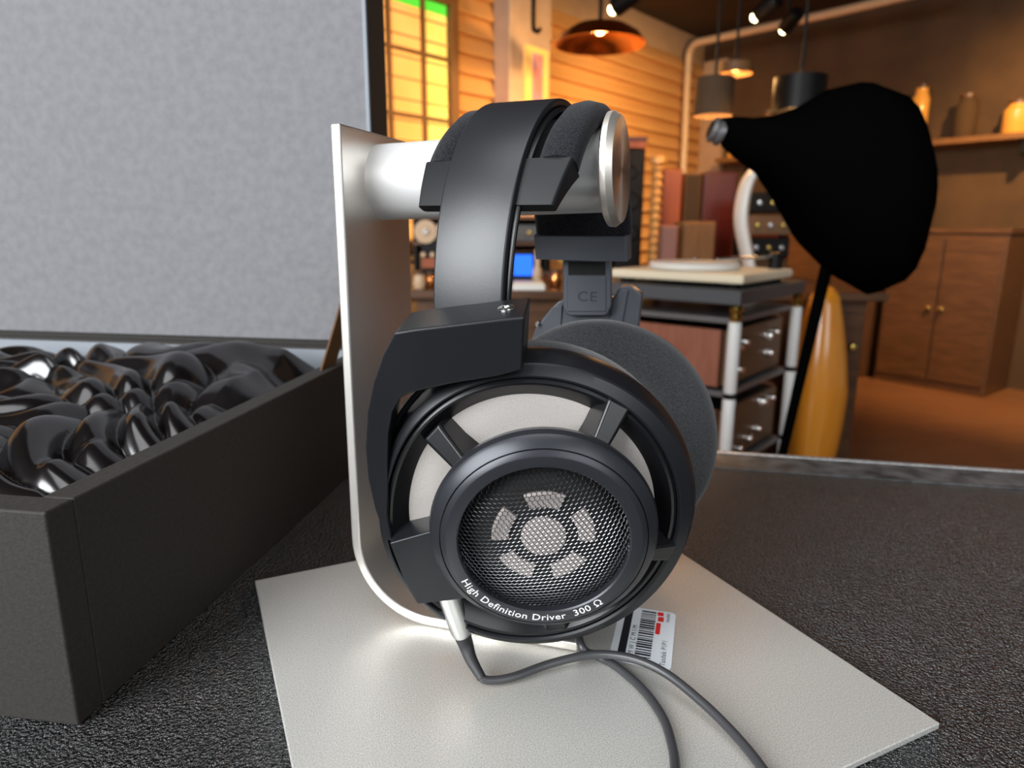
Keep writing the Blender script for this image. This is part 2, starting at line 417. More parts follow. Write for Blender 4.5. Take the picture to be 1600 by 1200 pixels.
# ================================================================== TABLE
TZ = -0.003
td = Vector((.981, -.194, 0)); tn = Vector((.194, .981, 0))
TW = frame((.183, .578, 0), td, tn, (0, 0, 1))
tb = thing('display_table', (0, 0, 0), 'black leather topped display table with a worn raised rear edge', 'table', W=TW @ T(0, -.4, ZF))
box('table_top', -1.0, 1.1, -.86, 0, TZ-.035, TZ, table_m, tb, TW, .003)
box('rear_lip', -1.0, 1.1, -.034, .012, TZ-.034, TZ+.0006, lip_m, tb, TW, .0015)
box('lip_edge', -1.0, 1.1, .006, .0125, TZ-.004, TZ+.0012, worn_m, tb, TW, .001)
for lx in (-.93, 1.0):
    for ly in (-.79, -.09): box('leg', lx, lx+.05, ly, ly+.05, ZF, TZ-.035, black_m, tb, TW, .004)

# ================================================================== HEADPHONE STAND
SA = math.radians(16)
S = Vector((math.cos(SA), -math.sin(SA), 0)); TT = Vector((math.sin(SA), math.cos(SA), 0)); AX = Vector((0, .329, 0))
SW = frame(AX, S, TT, (0, 0, 1))
stand = thing('headphone_stand', (0, .32, TZ), 'brushed aluminium headphone stand with round arm on a square grey plate', 'headphone stand')
A = on_z(398, 907, 0); B = on_z(962, 795, 0); e = (B-A); yaw = math.atan2(e.y, e.x)
ex = Vector((math.cos(yaw), math.sin(yaw), 0)); ey = Vector((-math.sin(yaw), math.cos(yaw), 0))
BW = frame((A.x, A.y, 0), ex, -ey, (0, 0, -1))
base = box('base_plate', 0, .241, 0, .236, 0, -TZ, alu_plate, stand, BW, .0006)
# bent sheet: profile in (s, z), extruded across
th = .005; xo = -.0735; zt_ = .2385; Rb = .042; foot = .043
outer = [(xo, zt_)]; inner = [(xo+th, zt_)]
for i in range(15):
    a = math.pi + i/14*math.pi/2
    outer.append((xo+Rb+Rb*math.cos(a), Rb+Rb*math.sin(a))); inner.append((xo+Rb+(Rb-th)*math.cos(a), Rb+(Rb-th)*math.sin(a)))
outer.append((foot, 0)); inner.append((foot, th))
hw = .035; V = []; Fc = []; n = len(outer)
for (p, q) in zip(outer, inner):
    V += [(p[0], -hw, p[1]), (q[0], -hw, q[1]), (q[0], hw, q[1]), (p[0], hw, p[1])]
for i in range(n-1):
    for k in range(4):
        w = (k+1) % 4; Fc.append((i*4+k, i*4+w, i*4+4+w, i*4+4+k))
Fc += [(0, 1, 2, 3), tuple((n-1)*4+k for k in (3, 2, 1, 0))]
mesh('bracket', V, Fc, alu_sheet, stand, SW @ T(0, 0, .0002), bevel=.0012, seg=3)
ax_tilt = math.radians(1.8)
SA2 = math.radians(19.0); S2 = Vector((math.cos(SA2), -math.sin(SA2), 0)); T2 = Vector((math.sin(SA2), math.cos(SA2), 0))
Sx = (S2*math.cos(ax_tilt) + Vector((0, 0, 1))*math.sin(ax_tilt)).normalized()
AW = frame(AX + Vector((0, 0, H+.0230)), T2, Sx.cross(T2), Sx)
Rc = .0180
arm = solid_lathe('arm', [(0, -.0705), (Rc-.0008, -.0705), (Rc, -.0690), (Rc, .0445), (0, .0445)], alu, stand, AW, seg=96, auto=50)
prof = [(0, .0445), (.0226, .0445), (.0243, .0455), (.0245, .0478), (.0226, .0505), (0, .0505)]
solid_lathe('end_disc', prof, disc_m, stand, AW, seg=96, auto=20)
# barcode sticker on the plate
c = [on_z(970, 946, 0), on_z(1056, 960, 0), on_z(1043, 1046, 0), on_z(950, 1031, 0)]
o_ = c[3]; exs = (c[0]-c[3]).normalized(); wlen = (c[0]-c[3]).length
eys = Vector((0, 0, 1)).cross(exs)*-1; hlen = .028
# sticker frame: x across from lower-left to upper-left (reading direction), y to the right
STW = frame((o_.x, o_.y, .0001), exs, eys, Vector((0, 0, 1)) if exs.cross(eys).z > 0 else Vector((0, 0, -1)))
def rrect(x0, x1, y0, y1, r, k=5):
    P = []
    for cx, cy, a in ((x1-r, y1-r, 0), (x0+r, y1-r, 90), (x0+r, y0+r, 180), (x1-r, y0+r, 270)):
        for i in range(k+1):
            t = math.radians(a+90*i/k); P.append((cx+r*math.cos(t), cy+r*math.sin(t)))
    return P
zs = 1 if exs.cross(eys).z > 0 else -1
hlen = max(abs((c[1]-c[0]).dot(eys)), abs((c[2]-c[3]).dot(eys)))
wlen = wlen*1.0
st = prism('barcode_sticker', rrect(0, wlen, 0, hlen, .0025), 0, zs*.00015, sticker_m, stand, STW)
z0p, z1p = zs*.00016, zs*.00022
parts = []; x = .12*wlen; rng = random.Random(3)
while x < .93*wlen:
    w_ = rng.choice([.0006, .0009, .0014]); parts.append(box_vf(x, x+w_, .40*hlen, .66*hlen, z0p, z1p)); x += w_ + rng.choice([.0006, .0008, .0011])
v, f = join_vf(parts); mesh('barcode', v, f, ink, st, STW)
v, f = box_vf(0.02*wlen, .98*wlen, .12*hlen, .25*hlen, z0p, z1p); mesh('print_band', v, f, ink, st, STW)
v, f = join_vf([prism_vf(rrect(.55*wlen, .76*wlen, .68*hlen, .76*hlen, .0006), z0p, z1p), prism_vf(rrect(.79*wlen, .88*wlen, .70*hlen, .80*hlen, .0005), z0p, z1p), prism_vf(rrect(.90*wlen, .97*wlen, .68*hlen, .79*hlen, .0005), z0p, z1p)])
mesh('red_marks', v, f, red_ink, st, STW)
def sticker_text(body, x, y, size, m_, name):
    v, f = text_vf(body, size, 1.0, 0, 1.1)
    # text reads along +x with its top towards -y (left)
    v = [(x+a, y - b, zs*.00024) for a, b, c_ in v]
    mesh(name, v, f, m_, st, STW)
sticker_text('C M W J C M I M', .06*wlen, .37*hlen, .0036, ink, 'code_text')
sticker_text('Tasdek P1P1', .04*wlen, .90*hlen, .0036, ink, 'name_text')
sticker_text('model', .80*wlen, .90*hlen, .003, ink, 'small_text')

# ================================================================== HEADPHONES
hp = thing('headphones', (.03, .31, .004), 'black open-back over-ear headphones with honeycomb grille hanging on the stand arm', 'headphones')
CUP = Vector((.01221, .23503, .10097-.0215))
cn = Vector((-.01891, -.98493, -.17193)).normalized(); cu_ = Vector((.99982, -.0192, 0)).normalized(); cv = cn.cross(cu_)
CW = frame(CUP, cu_, cv, cn)
mm = .001
def cup_local(px, py, d):
    p = on_plane(px, py, CUP + cn*(d*mm), cn) - CUP
    return p.dot(cu_)*1000, p.dot(cv)*1000
def squeeze(a):
    d = (a - math.radians(168) + math.pi) % (2*math.pi) - math.pi
    d2 = (a - math.radians(272) + math.pi) % (2*math.pi) - math.pi
    return 1 - .065*math.exp(-(d/math.radians(38))**2) + .048*math.exp(-(d2/math.radians(50))**2)
def build_cup(W, lettering, pad_s_=1.0):
    fr = lathe('ear_cup', [(59.4, -22, -6.5), (59.6, -18.2, -6.5), (60.2, -17.4, -6.2), (60.8, -17.4, -6.2), (64.0, -19.4, -5), (64.7, -20.2, -5), (66.2, -25, -4.5), (66.6, -30, -4.5), (66, -34, -4.5), (63, -37, -4.5), (40, -37), (40, -33), (54, -31)],
               cup_black, hp, W, mm, 160, cx=-5, rs=squeeze, auto=20)
    lathe('basin_wall', [(59.2, -18.6), (58.0, -17.6), (57.0, -17.9), (51.0, -23.4), (50.6, -26), (58, -28)], cup_gloss, fr, W, mm, 160, cx=-6.3, rs=squeeze, auto=25)
    V_, F_ = prism_vf([(-14+50*math.cos(2*math.pi*k/64), 14+50*math.sin(2*math.pi*k/64)) for k in range(64)], -35.5, -30)
    mesh('cup_shell', V_, F_, cup_black, fr, W, mm, bevel=.001)
    tw = lathe('centre_ring', [(32.3, -10), (32.3, -.6), (32.8, 0), (36.7, 0), (37.1, -.12), (38.9, -1.5), (39.0, -2.6), (39.35, -2.6), (39.45, -1.7), (42.4, -3.9), (43.4, -5.3), (44.0, -8), (43.4, -11), (37, -17), (33.5, -26), (31, -26), (31.5, -14)],
               ring_grey, fr, W, mm, 128, auto=22)
    # honeycomb grille
    p = 1.92; R = 32.6; idx = {}; V = []; Fc = []
    def vid(x, y):
        k = (round(x*200), round(y*200))
        if k not in idx:
            r = math.hypot(x, y); z = 0.8 - 4.8*(min(r, 33.5)/33)**3.6
            idx[k] = len(V); V.append((x, y, z))
        return idx[k]
    for i in range(-20, 21):
        for j in range(-22, 23):
            x = p*(i + (j % 2)*.5); y = p*j*math.sqrt(3)/2
            a_ = math.radians(8); x, y = x*math.cos(a_)-y*math.sin(a_), x*math.sin(a_)+y*math.cos(a_)
            if math.hypot(x, y) > R-.4: continue
            q = []
            for k in range(6):
                t = math.radians(30+60*k)+a_
                q.append(vid(x+p/math.sqrt(3)*math.cos(t), y+p/math.sqrt(3)*math.sin(t)))
            Fc.append(tuple(q))
    g = mesh('honeycomb_grille', V, Fc, grille_m, fr, W, mm)
    wf = g.modifiers.new('wire', 'WIREFRAME'); wf.thickness = .00038; wf.use_even_offset = False; wf.use_relative_offset = False
    tag(g, kind='stuff')
    solid_lathe('driver_plate', [(0, -5.2), (22, -5.2), (24, -6), (30, -9), (32, -12), (0, -13)], dark, fr, W, mm, seg=64)
    solid_lathe('driver_dome', [(0, -3.6), (6, -3.7), (8.6, -4.4), (8.6, -5.3), (0, -5.3)], driver_tan, fr, W, mm, seg=40)
    for k in range(5):
        a = math.radians(90+72*k)
        v, f = lathe_vf([(13.2, -5.4), (13.2, -4.2), (14, -3.9), (19, -3.9), (19.8, -4.4), (19.8, -5.4)], 12, True, a0=a-math.radians(23), a1=a+math.radians(23))
        mesh('driver_vent', v, f, driver_tan, fr, W, mm)
    # spokes and silver windows
    sp_a = [61, 139, 214, 277, 343]
    v0 = [(-5.6, 30, -25), (5.6, 30, -25), (8.2, 57, -25), (-8.2, 57, -25), (-3.0, 40, -8), (3.0, 40, -8), (4.4, 58.5, -17.6), (-4.4, 58.5, -17.6)]
    f0 = [(0, 3, 2, 1), (4, 5, 6, 7), (0, 1, 5, 4), (1, 2, 6, 5), (2, 3, 7, 6), (3, 0, 4, 7)]
    first = None
    for a in sp_a:
        Ws = W @ Matrix.Rotation(math.radians(a-90), 4, 'Z')
        dx = -5.5*math.cos(math.radians(a))/1.0
        Ws = Ws @ T(0, min(0, (56-57.5 if 100 < a < 250 else 0))*mm + (dx*.5*mm if a < 90 or a > 270 else 0), 0)
        if first is None: first = mesh('spoke', v0, f0, cup_gloss, fr, Ws, mm, bevel=.0012, seg=3)
        else: share(first, fr, Ws, 'spoke')
    for k in range(5):
        a = math.radians(sp_a[k]); b = math.radians(sp_a[(k+1) % 5] + (360 if k == 4 else 0))
        v, f = lathe_vf([(32, -24.6), (32, -23.4), (44, -22.8), (52.3, -23.6), (52.3, -24.8)], 24, True, cx=-3, a0=a, a1=b)
        o = mesh('mesh_window', v, f, weave, fr, W, mm, auto=40); o['label'] = 'silver woven mesh window'
    if lettering:
        v, f = text_vf('High Definition Driver  300 \u03a9', 4.4, 1.3, 0, 1.06, .004)
        w_ = max(p_[0] for p_ in v)
        a0, a1 = lettering; Rb_ = 36.3; k = (a1-a0)/w_
        v2 = []
        for x, y, z in v:
            t = a0 + x*k; r = Rb_ - y*.95; v2.append((r*math.cos(t), r*math.sin(t), .06))
        o = mesh('lettering', v2, f, white_print, fr, W, mm); o['label'] = 'white ring text High Definition Driver 300 ohm'
    lathe('ear_pad', [(p_[0]*pad_s_, p_[1]) for p_ in ((60, -37), (63.4, -38.5), (64.4, -44), (64.2, -52), (62, -58), (57, -61), (48, -60.5), (40, -56), (36, -46), (36, -37))],
          velour, fr, W, mm, 96, cx=-4, auto=70)
    return fr
xa, ya = cup_local(724, 906, 0); xb, yb = cup_local(946, 946, 0)
A0 = math.atan2(ya, xa); A1 = math.atan2(yb, xb)
if A0 > 0: A0 -= 2*math.pi
cup = build_cup(CW, (A0, A1), .975)
cup['label'] = 'black ring-shaped ear cup facing the viewer'
# yoke: a strip of front-face stations swept back
st_px = [((820, 495), (816, 578), -12), ((780, 499), (778, 588), -12), ((720, 506), (718, 598), -12), ((650, 514), (655, 611), -12.3), ((617, 519), (638, 616), -12.8),
         ((599, 553), (624, 624), -14), ((584, 596), (613, 645), -15.5), ((574, 645), (607, 680), -16.5), ((571, 700), (606, 722), -17), ((575, 748), (607, 760), -17), ((586, 797), (606, 806), -16), ((603, 842), (614, 850), -14)]
V = []; Fc = []
for i, (po_, pi_, d) in enumerate(st_px):
    a = cup_local(*po_, d); b = cup_local(*pi_, d)
    bk = -37 if i <= 4 else -33
    sk = 2.0 if i <= 4 else .5
    V += [(a[0], a[1], d), (b[0], b[1], d), (b[0]+sk, b[1], bk), (a[0]+sk, a[1], bk)]
n = len(st_px)
for i in range(n-1):
    for k in range(4):
        w = (k+1) % 4; Fc.append((i*4+k, i*4+w, i*4+4+w, i*4+4+k))
Fc += [(0, 1, 2, 3), tuple((n-1)*4+k for k in (3, 2, 1, 0))]
yoke = mesh('yoke', V, Fc, cup_black, hp, CW, mm, bevel=.0009, seg=3)
# screw set in the yoke's top face
tl = Vector((*cup_local(720, 506, -12), -12)); tr_ = Vector((*cup_local(820, 495, -12), -12))
ud = (tr_-tl).normalized(); nd = Vector((0, 0, 1)); vd = nd.cross(ud)
u5 = cup_local(791, 478, -25)
sc_o = Vector((u5[0], tr_.y + (u5[0]-tr_.x)*ud.y/ud.x, -25))
SWm = CW @ frame(sc_o*mm, ud, Vector((0, 0, -1)), vd)
solid_lathe('screw', [(0, .1), (1.3, .1), (1.5, .5), (2.6, .55), (3.1, .3), (3.2, 0), (3.2, -1), (0, -1)], steel, yoke, SWm, mm, seg=32)
# socket block at the lower left and the plate on top of it
bl = [cup_local(*q, -11) for q in ((608, 849), (689, 826), (689, 850), (694, 880), (708, 910), (728, 936), (652, 945), (640, 925), (628, 900))]
prism('socket_block', bl, -31, -11, cup_black, cup, CW, mm, bevel=.0008)
sh_ = [(b_[0], b_[1]) for b_ in (cup_local(634, 826, -17), cup_local(676, 818, -17), cup_local(690, 800, -17), cup_local(660, 775, -17), cup_local(642, 774, -17))]
# headband: arch over the arm
LY = math.radians(23); L = Vector((math.sin(LY), math.cos(LY), 0)); Wd = Vector((math.cos(LY), -math.sin(LY), 0)); M0 = Vector((.0078, .331, 0))
def arch(ph, off=0.0):
    a, b, zc = .0685, .0890, .1612
    s_ = -a*math.cos(ph); z = zc + b*math.sin(ph)
    nrm = Vector((math.cos(ph)*-1/a, math.sin(ph)/b)).normalized()
    return s_ - nrm.x*off, z - nrm.y*off
def arch_pt(ph, off, w):
    s_, z = arch(ph, off); return M0 + L*s_ + Wd*w + Vector((0, 0, z))
def sweep(name, m_, parent, ph0, ph1, n, sect, auto=40):
    secs = []
    for i in range(n+1):
        t = i/n; ph = ph0 + (ph1-ph0)*t
        secs.append([arch_pt(ph, o_, w) for (w, o_) in sect(t, ph)])
    return loft(name, secs, m_, parent, auto=auto)
def rsect(w0, w1, o0, o1, r, k=3):
    return [(x, y) for x, y in rrect(w0, w1, o0, o1, r, k)]
def band_s(t, ph):
    hw_ = (.0162 + .0012*max(0, math.sin(ph))); return rsect(-hw_+.0022, hw_, 0, .0034, .0009)
hb = sweep('headband', leather, hp, math.radians(-12), math.radians(168), 60, band_s)
def liner_s(t, ph):
    hw_ = .0178 + .002*max(0, math.sin(ph)); return rsect(-hw_+.003, hw_, .0036, .0056, .0008)
sweep('headband_liner', cup_gloss, hb, math.radians(0), math.radians(166), 50, liner_s)
def pad_s(t, ph):
    q = max(0, min(1, (math.degrees(ph)-95)/50))
    P = [(-.026, .0140), (.0335, .0140), (.0366, .0115), (.0372, .0070), (.0350, .0030), (.0300, .0016), (.0248, .0024), (.0212, .0058), (.0200, .0085),
         (-.0140, .0085), (-.0155, .0050), (-.0190, .0026), (-.0240, .0026), (-.0285, .0058), (-.0292, .0110)]
    return [((w + .0125*q if w < 0 else w - .001*q), o_) for w, o_ in P]
pad = sweep('headband_pad', band_velour, hp, math.radians(44), math.radians(158), 50, pad_s, auto=75)
def cap_s(t, ph):
    q = 1-.55*t
    return rsect(-.0288+.002*t, .0362-.004*t, .0030, .0036+.0118*q, .0016, 3)
sweep('pad_end_cap', pad_plastic, pad, math.radians(44), math.radians(29), 6, cap_s, auto=30)
def cap_f(t, ph):
    return rsect(-.0170, .0350, .0035, .0158-.001*t, .0015, 3)
sweep('pad_end_cap', slider_m, pad, math.radians(158), math.radians(168), 6, cap_f, auto=30)
# far side: slider, yoke and cup
fy = .398
Lf = Vector((math.sin(math.radians(14)), math.cos(math.radians(14)), 0)); Wf = Vector((Lf.y, -Lf.x, 0))
def far_pt(px, py, d):
    P0 = at(917, 450, fy); p = on_plane(px, py, P0 + Lf*d, Lf) - P0
    return p.dot(Wf), p.z, d
FW = frame(at(917, 450, fy), Wf, (0, 0, 1), -Lf)    # local x right, y up, z toward the viewer
def far_poly(pxs): return [far_pt(x, y, 0)[:2] for x, y in pxs]
sl = prism('slider', far_poly([(879, 395), (955, 395), (955, 478), (950, 490), (944, 494), (890, 494), (883, 490), (879, 478)]), -.006, 0, slider_m, hp, FW, bevel=.0012, seg=3)
prism('slider_recess_shade', far_poly([(888, 409), (946, 409), (946, 430), (888, 430)]), -.001, .0003, dark, sl, FW)  # black patch on the face paints the dark of a recess
prism('slider_panel', far_poly([(887, 433), (947, 433), (947, 487), (887, 487)]), -.001, .0008, slider_m, sl, FW, bevel=.0006)
v, f = text_vf('CE', .0082, 1.15, .00008, 1.1)
cxy = far_pt(902, 470, 0)
mesh('ce_mark', [(a+cxy[0], b+cxy[1], c_+.0010) for a, b, c_ in v], f, emboss_m, sl, FW)
fyk = prism('yoke', far_poly([(822, 545), (834, 512), (856, 485), (870, 472), (955, 468), (966, 450), (984, 449), (1002, 462), (992, 545)]), -.024, -.0075, slider_m, hp, FW, bevel=.001)
prism('yoke_plate', far_poly([(838, 512), (860, 482), (876, 478), (872, 530), (834, 530)]), -.0076, -.0062, slider_m, fyk, FW, bevel=.0004)
prism('yoke_plate', far_poly([(957, 470), (970, 455), (980, 455), (971, 505), (950, 505)]), -.0076, -.0062, slider_m, fyk, FW, bevel=.0004)
sp_ = far_pt(838.5, 509, 0)
solid_lathe('screw', [(0, .0012), (.0018, .001), (.0022, 0), (0, -.002)], steel, fyk, FW @ T(sp_[0], sp_[1], -.006), seg=24)
# far ear cup
F0 = on_plane(927, 690, Vector((.045, .3675, .08)), Vector((0, 1, 0)))
fn = Vector((math.sin(math.radians(14)), math.cos(math.radians(14)), -.07)).normalized()
fx = Vector((0, 0, 1)).cross(fn).normalized(); fyv = fn.cross(fx)
FCW = frame(F0 + fn*.061 + fx*.004, fx, fyv, fn)
cupf = build_cup(FCW, None, 1.055)
cupf['label'] = 'far ear cup showing its grey velour pad'
# plug, strain reliefs and cables
pT = CW @ (Vector((*cup_local(703, 936, -21), -21))*mm)
p1 = on_z(722, 990, .021)
p2 = on_z(736, 1030, .010); p3 = on_z(753, 1060, .0045)
dirp = (p1-pT).normalized()
pw = dirp.to_track_quat('Z', 'Y').to_matrix().to_4x4(); pw.translation = pT
ln = (p1-pT).length
cb = tube('cable', catmull([p3 + Vector((-.0012, .0008, .0006)), on_z(763, 1063, .0035), on_z(800, 1058, .0035), on_z(860, 1037, .005), on_z(925, 1023, .008), on_z(985, 1028, .0095), on_z(1040, 1052, .0085), on_z(1100, 1100, .006), on_z(1150, 1150, .004), on_z(1192, 1202, .003), on_z(1225, 1260, .003), on_z(1240, 1330, .0025)], 10), .0019, cable_m, hp)
solid_lathe('plug', [(0, -.006), (.0049, -.006), (.0049, ln*.3), (.0046, ln*.9), (.0042, ln), (0, ln)], plug_m, cb, pw, seg=40)
sr_path = catmull([pT+dirp*(ln-.001), p1+dirp*.006, p2, p3], 8)
tube('strain_relief', sr_path, [.0040-.0020*i/(len(sr_path)-1) for i in range(len(sr_path))], rubber, cb, seg=20)
cb2 = tube('cable', catmull([Vector((.022, .33, .030)), Vector((.0300, .305, .018)), on_z(908, 1008, .010), on_z(935, 1025, .0025), on_z(965, 1043, .0022), on_z(1005, 1078, .0021), on_z(1035, 1120, .0021), on_z(1049, 1160, .0021), on_z(1055, 1202, .0021), on_z(1052, 1280, .0021)], 10), .0019, cable_m, hp)

# ================================================================== PRESENTATION BOX
e1 = Vector((-.148, -.989, 0)).normalized(); e2 = Vector((e1.y, -e1.x, 0))
OB = Vector((-.1195, .603, TZ))
PW = frame(OB, e2, e1*-1, (0, 0, 1))     # x to the left, y to the rear
if e2.x > 0: e2 = -e2
PW = frame(OB, -e2, -e1, (0, 0, 1))      # x to the right (negative = left), y to the rear
pb_ = thing('presentation_box', (-.33, .42, TZ), 'large open black linen presentation box with grey lined lid', 'box')
BWd, BLn, BHt, wt_ = .43, .37, .093, .014
body = box('front_wall', -BWd, 0, -BLn, -BLn+wt_, 0, BHt, box_m, pb_, PW, .0012)
box('side_wall', -wt_, 0, -BLn+wt_, -wt_, 0, BHt, box_m, pb_, PW, .0012)
box('side_wall', -BWd, -BWd+wt_, -BLn+wt_, -wt_, 0, BHt, box_m, pb_, PW, .0012)
box('rear_wall', -BWd, 0, -wt_, 0, 0, BHt, box_m, pb_, PW, .0012)
box('box_floor', -BWd+wt_, -wt_, -BLn+wt_, -wt_, .0, .006, box_m, pb_, PW)
box('rear_lining', -BWd+wt_+.002, -wt_-.002, -wt_-.003, -wt_-.0002, .01, BHt-.002, lining_edge_m, pb_, PW)
lid = box('lid', -BWd, 0,   .004, .046, 0.004, BHt+BLn+.06, box_m, pb_, PW, .0015)
ll = box('lid_lining', -BWd+.004, -.003, .0012, .0038, BHt+.004, BHt+BLn+.057, lining_m, lid, PW)
box('lining_edge', -.0035, -.0005, .0005, .0038, BHt+.004, BHt+BLn+.057, lining_edge_m, lid, PW)
# ribbon stay
ra = on_plane(507, 602, PW @ Vector((-.006, 0, 0)), PW.to_3x3() @ Vector((1, 0, 0)))
qa = PW.inverted() @ ra
ya_ = qa.y
r_lo = PW @ Vector((-.007, ya_, BHt-.01)); r_hi = PW @ Vector((-.006, -.001, BHt+.112))
wv = Vector((0, 0, 1)).cross((r_hi-r_lo).normalized()); wv = (PW.to_3x3() @ Vector((0, 1, 0)))*.027
nv = (PW.to_3x3() @ Vector((1, 0, 0)))*.0007
secs = []
for i in range(9):
    t = i/8; p = r_lo.lerp(r_hi, t) - Vector((0, 0, 1))*.006*math.sin(math.pi*t)
    secs.append([p-wv/2*1-nv, p+wv/2-nv, p+wv/2+nv, p-wv/2+nv])
loft('ribbon_stay', secs, strap_m, pb_, auto=30)
# satin heaped inside the box
NX, NY = 230, 200; V = []; Fc = []
fx0, fx1, fy0, fy1 = -BWd+wt_+.006, -wt_-.0015, -BLn+wt_+.006, -wt_-.006
def satin_h(x, y):
    n1 = noise.noise(Vector((x*10, y*10, 0))); n2 = noise.noise(Vector((x*9+9, y*9, 3))); n3 = noise.noise(Vector((x*14+4, y*14, 8)))
    t1 = (x*.35+y*.93)*72 + 7.5*n1; t2 = (x*-.8+y*.6)*40 + 5*n2 + 2*n3
    h = .026*abs(math.sin(t1))**.85*(.55+.6*n3) + .009*abs(math.sin(t2))**.9
    return h + .022*noise.noise(Vector((x*7+2, y*7, 4)))
for j in range(NY+1):
    for i in range(NX+1):
        u, v_ = i/NX, j/NY; x = fx0+(fx1-fx0)*u; y = fy0+(fy1-fy0)*v_
        edge = min(u, 1-u, v_, 1-v_)*9; edge = min(1, edge)
        rise = .020*math.exp(-((x+.20)/.09)**2-((y+.10)/.09)**2)
        V.append((x, y, .058 + edge*(satin_h(x, y)*.85 + .012 + rise)))
for j in range(NY):
    for i in range(NX): k = j*(NX+1)+i; Fc.append((k, k+1, k+NX+2, k+NX+1))
sat = mesh('satin_cloth', V, Fc, satin_m, None, PW, smooth=True)
sm = sat.modifiers.new('sub', 'SUBSURF'); sm.levels = 1; sm.render_levels = 1
so = sat.modifiers.new('thick', 'SOLIDIFY'); so.thickness = .0008
tag(sat, 'crumpled shiny black satin cloth heaped inside the open box', 'cloth')

# ================================================================== BACKGROUND SHOP
CZ = -.030
def ctr(): pass
cnt = thing('counter', (-.05, 3.0, ZF), 'long dark wooden counter behind the headphones carrying hi-fi pieces', 'counter')
box('top', -.37, 1.35, 2.45, 3.7, CZ-.03, CZ, darkwood, cnt, None, .004)
box('front_panel', -.35, 1.3, 2.50, 2.53, ZF+.08, CZ-.03, darkwood, cnt, None, .003)
box('body', -.35, 1.3, 2.53, 3.65, ZF, CZ-.03, black_m, cnt, None)
for i in range(3):
    x = -.33+.55*i; d_ = box('door', x, x+.52, 2.485, 2.50, ZF+.12, CZ-.08, darkwood, cnt, None, .003)
    solid_lathe('knob', [(0, .03), (.012, .026), (.014, .014), (.006, .006), (.006, 0), (0, 0)], gold_m, d_, frame((x+.48, 2.485, CZ-.2), (1, 0, 0), (0, 0, 1), (0, -1, 0)), seg=16)
def ext(px0, px1, py, Y):
    a = at(px0, py, Y); b = at(px1, py, Y); return a.x, b.x
def zat(py, Y, px=900): return at(px, py, Y).z
def speaker(name, px0, px1, py0, Y, dep, m_, label, cones, cat='speaker', zb_=CZ, front=black_m, rot=0.0, bevel=.006):
    x0, x1 = ext(px0, px1, py0, Y); zt2 = zat(py0, Y, (px0+px1)/2)
    w2 = (x1-x0)/2; xc = (x0+x1)/2
    Wm = T(xc, Y, zb_) @ Matrix.Rotation(rot, 4, 'Z')
    t = thing(name, (0, 0, 0), label, cat, W=Wm)
    hh = zt2-zb_
    box('cabinet', -w2, w2, 0, dep, 0, hh, m_, t, Wm, bevel)
    box('baffle', -w2+.008, w2-.008, -.008, 0, .01, hh-.01, front, t, Wm, .002)
    for (fz, r) in cones:
        lathe('driver_cone', [(r, .0), (r, .008), (r*.88, .009), (r*.8, .002), (r*.3, -.012*0+.001), (r*.3, 0)], black_m, t, Wm @ frame((0, -.008, hh*fz), (1, 0, 0), (0, 0, 1), (0, -1, 0)), seg=28)
    return t
speaker('tower_speaker', 968, 1009, 232, 3.30, .3, black_m, 'tall black tower speaker on the counter behind the disc', [(.82, .03), (.6, .045), (.35, .045)])
ob = thing('orange_box', (0, 0, 0), 'flat orange box lying on top of the black tower speaker', 'box', W=T(*at(990, 232, 3.30)))
zo = zat(232, 3.30, 990)+.001; xa_, xb_ = ext(966, 1010, 225, 3.30)
box('carton', xa_, xb_, 3.30, 3.5, zo, zo+.045, orange_wood, ob, None, .004)
box('carton_lid', xa_-.004, xb_+.004, 3.295, 3.505, zo+.03, zo+.05, red_wood, ob, None, .003)
# carved golden column
gp = at(1021, 400, 3.25); gt = zat(243, 3.25, 1021)
gc = thing('carved_column', (gp.x, gp.y, CZ), 'slim carved golden column between black tower and orange cabinet', 'ornament')
hh = gt-CZ; prof = [(0, 0), (.045, 0), (.045, .02), (.03, .03)]
k_ = 13
for i in range(k_):
    z = .03 + (hh-.07)*i/k_; dz = (hh-.07)/k_
    prof += [(.018, z+.001), (.030, z+dz*.5), (.018, z+dz*.98)]
prof += [(.036, hh-.035), (.040, hh-.01), (.03, hh), (0, hh)]
solid_lathe('shaft', prof, mat('aged_gold_carving', (.62, .33, .11), .45, .2), gc, WM[gc.name], seg=20, auto=60)
speaker('orange_cabinet', 1035, 1068, 264, 3.35, .25, orange_wood, 'tall orange cherry wood speaker cabinet standing on the counter', [], front=orange_wood)
speaker('cloth_speaker', 1071, 1098, 270, 3.40, .25, tan_wood, 'narrow brown cloth fronted speaker between orange and red cabinets', [], front=brown_cloth)
speaker('red_cabinet', 1101, 1153, 268, 3.41, .25, red_wood, 'wide deep red veneer cabinet standing behind the turntable', [], 'cabinet', front=red_wood)
speaker('pink_column', 1035, 1061, 352, 2.95, .08, pink_m, 'dusty pink upright box in front of the orange cabinet', [], 'box', front=pink_m)
speaker('tan_box', 1067, 1120, 346, 3.0, .16, tan_wood, 'small tan wooden case with dark square opening in front of the cabinets', [], 'box', front=tan_wood)
bx_, bx2_ = ext(1072, 1084, 380, 2.98)
